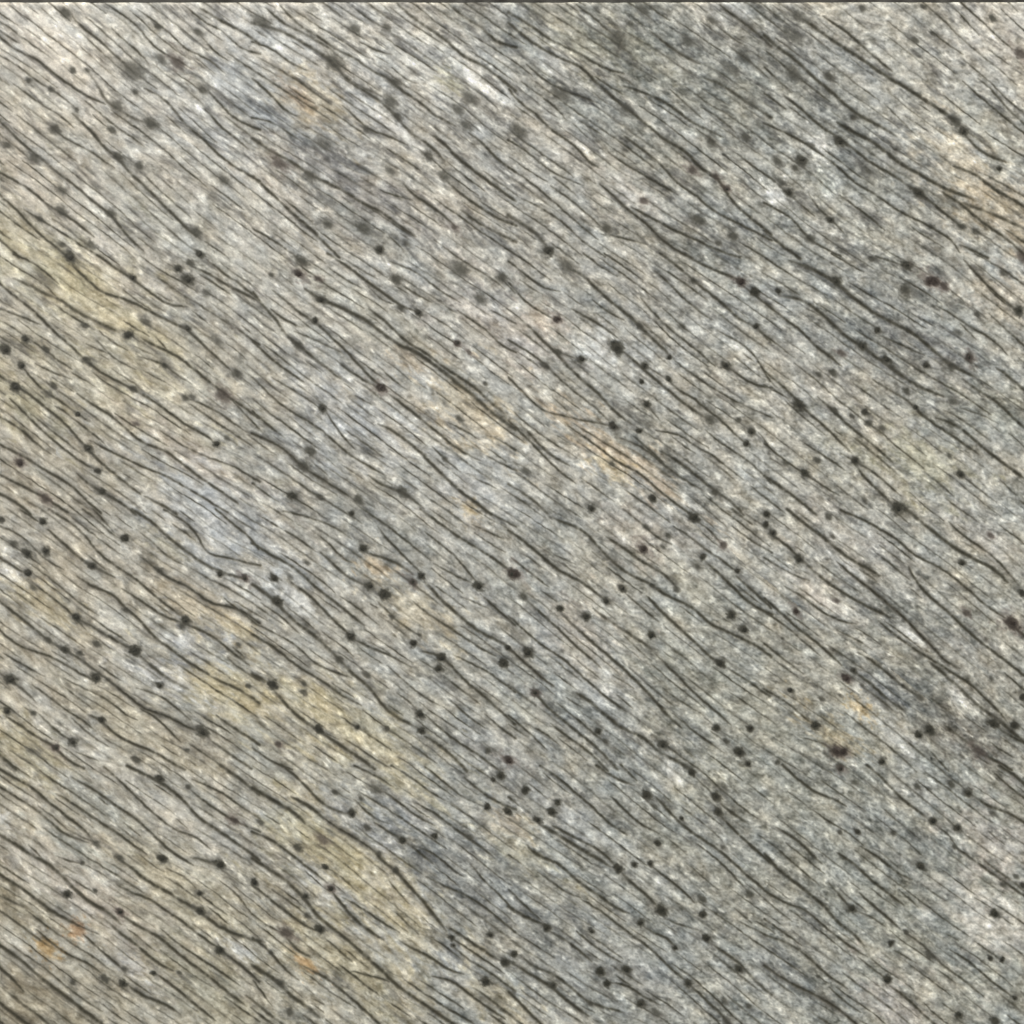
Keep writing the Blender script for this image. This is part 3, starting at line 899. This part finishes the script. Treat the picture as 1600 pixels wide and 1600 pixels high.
def collect(lst, sharp=1.0):
    xs, ys, sg, am = [], [], [], []
    for n, (pts, wd, dk, cut) in enumerate(lst):
        P_ = np.array(pts, float)
        if cut[0]: t_ = P_[0]-P_[1]; P_ = np.vstack([P_[0]+t_/np.hypot(*t_)*7, P_])
        if cut[1]: t_ = P_[-1]-P_[-2]; P_ = np.vstack([P_, P_[-1]+t_/np.hypot(*t_)*7])
        S = spline(P_); n_ = len(S)
        if n_ < 4: continue
        h_ = min(22, (n_-1)//4)          # smooth the survey's rounding out of the line
        if h_ > 1:
            pad = np.vstack([2*S[0]-S[h_:0:-1], S, 2*S[-1]-S[-2:-h_-2:-1]]); cs = np.cumsum(np.vstack([[0, 0], pad]), axis=0)
            S = (cs[2*h_+1:]-cs[:-2*h_-1])/(2*h_+1)
        T = np.gradient(S, axis=0); L = np.hypot(T[:, 0], T[:, 1])+1e-6
        N = np.stack([-T[:, 1]/L, T[:, 0]/L], 1)
        s = np.arange(n_)*.8; o = rng.uniform(0, 500)
        jit = .45*vnoise(s/9+o, s*0+n, 71)+.3*vnoise(s/3.5+o, s*0+n, 72)
        S = S+N*jit[:, None]
        e = np.minimum(s+99*cut[0], s[::-1]+99*cut[1]); tp = np.clip(e/22, 0, 1)**.6
        # veins that reach the side of their tile run on: no taper there
        mod = 1.03+.34*vnoise(s/14+o, s*0+n, 73)+.24*vnoise(s/4+o, s*0+n, 74)
        xs.append(S[:, 0]); ys.append(S[:, 1])
        sg.append(np.maximum(wd*.375*(.55+.45*tp)*(.85+.15*mod), .9)); am.append(np.clip(dk*(.45+.55*tp)*mod, 0, .97))
    return [np.concatenate(q) for q in (xs, ys, sg, am)]
broad = [v for v in veins if v[1] >= 6.4]; thin = [v for v in veins if v[1] < 6.4]
a = collect(thin+fine); splat(V, *a, 4)
a = collect([(p, w_*1.1, k*.88, c_) for p, w_, k, c_ in broad]); splat(W, *a, 9)
a = collect([(p, 3.8, min(k*1.05, .9), c_) for p, w_, k, c_ in broad]); splat(V, *a, 4)

# grain frame: u along the foliation, v across, bent by the learnt direction
ang = R(37); wob = 9*vnoise(PX/160, PY/160, 5)+4*vnoise(PX/60, PY/60, 6)
U = PX*math.cos(ang)+PY*math.sin(ang); Vv = -PX*math.sin(ang)+PY*math.cos(ang)+wob

# base colours of the stone (sRGB), lighter and warmer to the upper left, greener and darker to the lower right
g = np.clip((PX*.6+PY*.8)/2240, 0, 1)[..., None]
col = np.array([191, 189, 177.])*(1-g)+np.array([155, 156, 143.])*g
col = col+np.clip(1-PX/620, 0, 1)[..., None]*np.clip(PY/500, .35, 1)[..., None]*np.array([0, -3.5, -9.])
n = fbm(U/150, Vv/60, 21, 3)[..., None]; col = col+n*np.array([7, 6.5, 6.])
n = fbm(U/60, Vv/26, 31, 3)[..., None]; col = col+n*np.array([4, 1, -3.])
n = fbm(U/40, Vv/15, 41, 3)[..., None]; col = col+n*np.array([9, 9, 9.])
for ln in PATCH.split('\n'):
    x, y, a_, b_, r_, g_, bl, st, tl = map(float, ln.split(','))
    rad = max(a_, b_)*2.2
    i0, i1 = np.searchsorted(gx, [x-rad, x+rad]); j0, j1 = np.searchsorted(gy, [y-rad, y+rad])
    if i1 <= i0 or j1 <= j0: continue
    xx = PX[j0:j1, i0:i1]-x; yy = PY[j0:j1, i0:i1]-y
    th = direction(x, y)+R(tl); u = xx*math.cos(th)+yy*math.sin(th); v = -xx*math.sin(th)+yy*math.cos(th)
    q = np.sqrt((u/a_)**2+(v/b_)**2)
    q = q*(1+.6*fbm(u/(a_*.45)+x, v/(b_*.5)+y, 51, 3, .6))+.36*fbm(u/16+x, v/4+y, 55, 2)
    k = (np.clip((1.75-q)/1.5, 0, 1)); k = (k*k*(3-2*k)*st)[..., None]
    lift = 1.04
    blk = col[j0:j1, i0:i1]; tex = blk-blk.mean((0, 1)); pc = np.array([r_, g_, bl]); bc = np.array([4.8, 3.6, -8.5]); pc = pc.mean()+bc+(pc-pc.mean()-bc)*(.42 if a_ < 27 and pc[0]-pc[2] > 60 else (.42 if pc[2] > pc[0]-3 else .45)); pc = pc+(np.array([.9, .2, -1.5]) if pc[0]-pc[2] > 20 else np.array([-.8, .6, -.5])); st = st*(.85 if pc[0]-pc[2] > 20 else .82)
    col[j0:j1, i0:i1] = blk*(1-k)+(pc*lift+.55*tex)*k
# streaks, mineral grains
sd = np.clip(1.25-(PX*.75+PY*.1-250)/1100, .45, 1.25)     # streakier at the left
lum = sd*(8*fbm(U/12, Vv/4.2, 61, 2, .7)+7*fbm(U/34, Vv/7.5, 65, 2))
gr = np.clip(.75+(PX-300)/1700, .6, 1.25)
lum += gr*(11*fbm((U+.6*Vv)/7, Vv/5, 81, 2, .8)+10*fbm(U/13, Vv/8, 85, 2))+7*fbm(U/26, Vv/13, 87, 3)
lum += gr*(8*vnoise(PX/2.7, PY/2.5, 89)+7*vnoise(U/4.6, Vv/3.4, 90))
br = np.clip(fbm(U/15, Vv/7, 91, 3, .6)-.38, 0, 1)          # short pale quartz lenses
lum += 42*br
col = col+1.62*lum[..., None]*np.where(lum[..., None] > 0, np.array([1, 1, .93]), np.array([1, 1, .98]))
ch = vnoise(U/13, Vv/9, 95)[..., None]; col = col+ch*np.array([1.5, 0, -1.5])
ch = vnoise(U/22, Vv/15, 96)[..., None]; col = col+ch*np.array([1.7, .4, -2.])
# greyer clouds hugging the veins
Sf = V.copy()
for it in range(16):
    Sf[1:-1, 1:-1] = (Sf[1:-1, 1:-1]*2+Sf[:-2, 1:-1]+Sf[2:, 1:-1]+Sf[1:-1, :-2]+Sf[1:-1, 2:])/6
col = col*(1-.42*Sf[..., None])
sm = np.clip(fbm(U/46, Vv/8.5, 141, 3, .6)-.18, 0, 1)*(.55+.6*np.clip(1-PY/900, 0, 1)); col = col*(1-.40*np.clip(sm, 0, .8)[..., None])
W = np.clip(W*(1+.3*fbm(U/9, Vv/4, 99, 2)), 0, 1)
col = col*(1-W[..., None]*.85)+np.array([86, 84, 74.])*W[..., None]*.85
vc = np.array([66, 64, 50.])+3*(col-col.mean(axis=(0, 1)))*.08
Vc = np.clip(V, 0, 1)[..., None]
col = col*(1-Vc)+vc*Vc
# dark crystals with a smear of ground mineral along the grain
for (x, y, r, k, red) in spots + [(rng.uniform(-170, 1770), rng.uniform(1610, 1770), rng.uniform(4, 9), rng.uniform(.7, 1), False) for _ in range(40)] \
        + [(rng.choice([-1, 1])*rng.uniform(810, 970)+800, rng.uniform(20, 1600), rng.uniform(4, 9), rng.uniform(.7, 1), False) for _ in range(60)]:
    rad = r*4.2+6
    i0, i1 = np.searchsorted(gx, [x-rad, x+rad]); j0, j1 = np.searchsorted(gy, [y-rad, y+rad])
    if i1 <= i0 or j1 <= j0: continue
    xx = PX[j0:j1, i0:i1]-x; yy = PY[j0:j1, i0:i1]-y
    th = direction(x, y); u = xx*math.cos(th)+yy*math.sin(th); v = -xx*math.sin(th)+yy*math.cos(th)
    r = r*(.74 if k > .78 else .66); soft = .46+.5*(1-k)
    r = r*rng.uniform(.84, 1.1); el = 1+.9*(1-k)+rng.uniform(-.1, .4)
    q = np.sqrt((u/(r*el))**2+(v/r)**2)*(1+.27*fbm(u/5+x, v/4+y, 101, 2, .7))
    core = np.clip((1.02-q)/(soft*2)+.5, 0, 1); core = core*core*(3-2*core)*min(k*.95, .93)*(1 if k > .8 else .88)
    hq = np.sqrt((u/(r*3.0))**2+(v/(r*1.6))**2)*(1+.3*1.8*fbm(u/9+x, v/5+y, 105, 2, .7))
    halo = np.clip(1.3-hq, 0, 1)**1.4*.52
    hc = np.array([100, 90, 81.]) if red else np.array([94, 93, 84.])
    cc = np.array([52, 46, 38.]) if red else np.array([48, 47, 36.])
    B = col[j0:j1, i0:i1]; B = B*(1-halo[..., None])+hc*halo[..., None]; B = B*(1-core[..., None])+cc*core[..., None]
    col[j0:j1, i0:i1] = B
    V[j0:j1, i0:i1] = np.maximum(V[j0:j1, i0:i1], core)
col = np.clip(col, 18, 244)/255; print('DESIGN', (col[:int(1600/ST), int(180/ST):int(1780/ST)]*255).mean((0, 1)))
lin = np.where(col < .04045, col/12.92, ((col+.055)/1.055)**2.4)*ALB
# relief of the cleft face: veins and crystals weather back a little, the grains stand up
Z = 1.3e-5*lum-.0008*np.clip(V, 0, 1)-.0005*W+.000075*fbm(PX/7, PY/6, 111, 3)+.0005*fbm(U/120, Vv/40, 115, 3)+.00010*fbm(U/20, Vv/5, 118, 2)
edge = np.clip(1-(PY-Y0)/5.0, 0, 1); Z = Z-.0022*edge**2
YY = -(PY+np.where(PY < Y0+.01, .55*fbm(PX/30, PX*0, 131, 4), 0))/1000
co = np.stack([PX/1000, YY, Z], -1).reshape(-1, 3).astype(np.float32)

# underside ring, then faces
idx = np.arange(NX*NY).reshape(NY, NX)
ring = np.concatenate([idx[0, :-1], idx[:-1, -1], idx[-1, :0:-1], idx[:0:-1, 0]])
low = co[ring].copy(); low[:, 2] = -.028
nb = len(co); co = np.vstack([co, low]); rb = nb+np.arange(len(ring))
q = np.stack([idx[:-1, :-1], idx[1:, :-1], idx[1:, 1:], idx[:-1, 1:]], -1).reshape(-1, 4)
rn = np.roll(ring, -1); rbn = np.roll(rb, -1)
qs = np.stack([ring, rn, rbn, rb], -1)
F = np.vstack([q, qs]).astype(np.int32)
me = bpy.data.meshes.new('stone_slab')
me.vertices.add(len(co)); me.vertices.foreach_set('co', co.ravel())
me.loops.add(F.size+len(rb)); me.loops.foreach_set('vertex_index', np.concatenate([F.ravel(), rb]).astype(np.int32))
me.polygons.add(len(F)+1)
me.polygons.foreach_set('loop_start', np.append(np.arange(len(F))*4, F.size).astype(np.int32))
me.update(calc_edges=True)
me.polygons.foreach_set('use_smooth', np.append(np.ones(len(q), bool), np.zeros(len(qs)+1, bool)))
at = me.color_attributes.new('mineral', 'FLOAT_COLOR', 'POINT')
C = np.ones((len(co), 4), np.float32); C[:nb, :3] = lin.reshape(-1, 3); C[nb:, :3] = lin.reshape(-1, 3)[ring]
at.data.foreach_set('color', C.ravel())
slab = bpy.data.objects.new('stone_slab', me); sc.collection.objects.link(slab)
slab['label'] = 'pale grey beige stone slab with fine dark diagonal veins, dark round spots and ochre stains'
slab['category'] = 'stone slab'; slab['kind'] = 'thing'

def mat(name):
    m = bpy.data.materials.new(name); m.use_nodes = True
    return m, m.node_tree.nodes, m.node_tree.links, m.node_tree.nodes['Principled BSDF']
m, N, L, P = mat('veined stone')
A = N.new('ShaderNodeAttribute'); A.attribute_name = 'mineral'
tc = N.new('ShaderNodeTexCoord')
n1 = N.new('ShaderNodeTexNoise'); n1.inputs['Scale'].default_value = 330; n1.inputs['Detail'].default_value = 3; n1.inputs['Roughness'].default_value = .65
L.new(tc.outputs['Object'], n1.inputs['Vector'])
mr = N.new('ShaderNodeMapRange'); mr.inputs['From Min'].default_value = .3; mr.inputs['From Max'].default_value = .7
mr.inputs['To Min'].default_value = .86; mr.inputs['To Max'].default_value = 1.14
L.new(n1.outputs['Fac'], mr.inputs['Value'])
vm = N.new('ShaderNodeVectorMath'); vm.operation = 'SCALE'
L.new(A.outputs['Color'], vm.inputs[0]); L.new(mr.outputs[0], vm.inputs['Scale']); L.new(vm.outputs[0], P.inputs['Base Color'])
bp = N.new('ShaderNodeBump'); bp.inputs['Strength'].default_value = .5; bp.inputs['Distance'].default_value = .0004
L.new(n1.outputs['Fac'], bp.inputs['Height']); L.new(bp.outputs[0], P.inputs['Normal'])
P.inputs['Roughness'].default_value = .62; P.inputs['Specular IOR Level'].default_value = .3
me.materials.append(m)

# the dark crystals stand in the face: small low domes whose rims sink into the stone
def crystal_geo(x, y, r, sd_):
    q = np.random.default_rng(sd_); n_ = 11; i = int((x-X0)/ST); j = int((y-Y0)/ST)
    z = float(Z[max(j-1, 0):j+2, max(i-1, 0):i+2].mean())
    jag = 1+q.uniform(-.28, .22, n_); st = q.uniform(.85, 1.2); vs = [(0, 0, .00018)]
    for rr, h in ((.30, .00016), (.52, .00005), (.72, -.00035)):
        for k_ in range(n_):
            a_ = 6.2832*k_/n_; e_ = rr*r*jag[k_]/1000
            vs.append((e_*math.cos(a_)*st, e_*math.sin(a_), h))
    fs = [(0, 1+k_, 1+(k_+1) % n_) for k_ in range(n_)]
    for g_ in (0, 1):
        for k_ in range(n_):
            a_, b_ = 1+g_*n_+k_, 1+g_*n_+(k_+1) % n_; fs.append((a_, a_+n_, b_+n_, b_))
    return vs, fs, z
def crystal_mat(name, c):
    m, N, L, P = mat(name)
    tc = N.new('ShaderNodeTexCoord'); nn = N.new('ShaderNodeTexNoise'); nn.inputs['Scale'].default_value = 400; nn.inputs['Detail'].default_value = 2
    L.new(tc.outputs['Object'], nn.inputs['Vector'])
    cr = N.new('ShaderNodeValToRGB'); cr.color_ramp.elements[0].position = .3; cr.color_ramp.elements[1].position = .75
    cr.color_ramp.elements[0].color = (*c, 1); cr.color_ramp.elements[1].color = (c[0]*2, c[1]*2, c[2]*2, 1)
    L.new(nn.outputs['Fac'], cr.inputs[0]); L.new(cr.outputs[0], P.inputs['Base Color']); P.inputs['Roughness'].default_value = .5
    P.inputs['Specular IOR Level'].default_value = .3
    return m
dark = crystal_mat('dark mineral', (.018, .0175, .011)); brown = crystal_mat('dark red brown mineral', (.022, .017, .012))
cand = sorted([t for t in spots if t[3] >= .85 and 4 < t[0] < 1596 and 10 < t[1] < 1596], key=lambda t: -t[2])
def crystal_mesh(name, vs, fs, m):
    me_ = bpy.data.meshes.new(name); me_.from_pydata(vs, [], fs); me_.polygons.foreach_set('use_smooth', [True]*len(fs)); me_.materials.append(m); return me_
for n_, (x, y, r, k, red) in enumerate(cand[:100]):
    vs, fs, z = crystal_geo(x, y, r*.74, n_)
    o = bpy.data.objects.new('dark_crystal', crystal_mesh('dark_crystal', vs, fs, brown if red else dark))
    sc.collection.objects.link(o); o.parent = slab; o.location = (x/1000, -y/1000, z); o['group'] = 'dark crystals set in the stone face'
    if red: o['label'] = 'reddish brown crystal'
av, af = [], []
for n_, (x, y, r, k, red) in enumerate(cand[100:]):
    vs, fs, z = crystal_geo(x, y, r*.74, 500+n_); b0 = len(av)
    av += [(a_+x/1000, b_-y/1000, c_+z) for a_, b_, c_ in vs]; af += [tuple(b0+q_ for q_ in f_) for f_ in fs]
o = bpy.data.objects.new('small_dark_crystals', crystal_mesh('small_dark_crystals', av, af, dark)); sc.collection.objects.link(o); o.parent = slab; o['kind'] = 'stuff'

# ---------------------------------------------------------------- what shows past the top edge: the dark floor the slab lies on
gm = bpy.data.meshes.new('ground'); G = 60
gm.from_pydata([(-G, -G, -.029), (G, -G, -.029), (G, G, -.029), (-G, G, -.029)], [], [(0, 1, 2, 3)])
go = bpy.data.objects.new('ground', gm); sc.collection.objects.link(go); go['kind'] = 'structure'
m, N, L, P = mat('dark mottled concrete')  # dark floor colour, mottled by noise
tc = N.new('ShaderNodeTexCoord'); nn = N.new('ShaderNodeTexNoise'); nn.inputs['Scale'].default_value = 26; nn.inputs['Detail'].default_value = 6
L.new(tc.outputs['Object'], nn.inputs['Vector'])
cr = N.new('ShaderNodeValToRGB'); cr.color_ramp.elements[0].position = .35; cr.color_ramp.elements[0].color = (.022, .021, .016, 1)
cr.color_ramp.elements[1].position = .7; cr.color_ramp.elements[1].color = (.085, .084, .074, 1)
L.new(nn.outputs['Fac'], cr.inputs[0]); L.new(cr.outputs[0], P.inputs['Base Color']); P.inputs['Roughness'].default_value = .9
gm.materials.append(m)
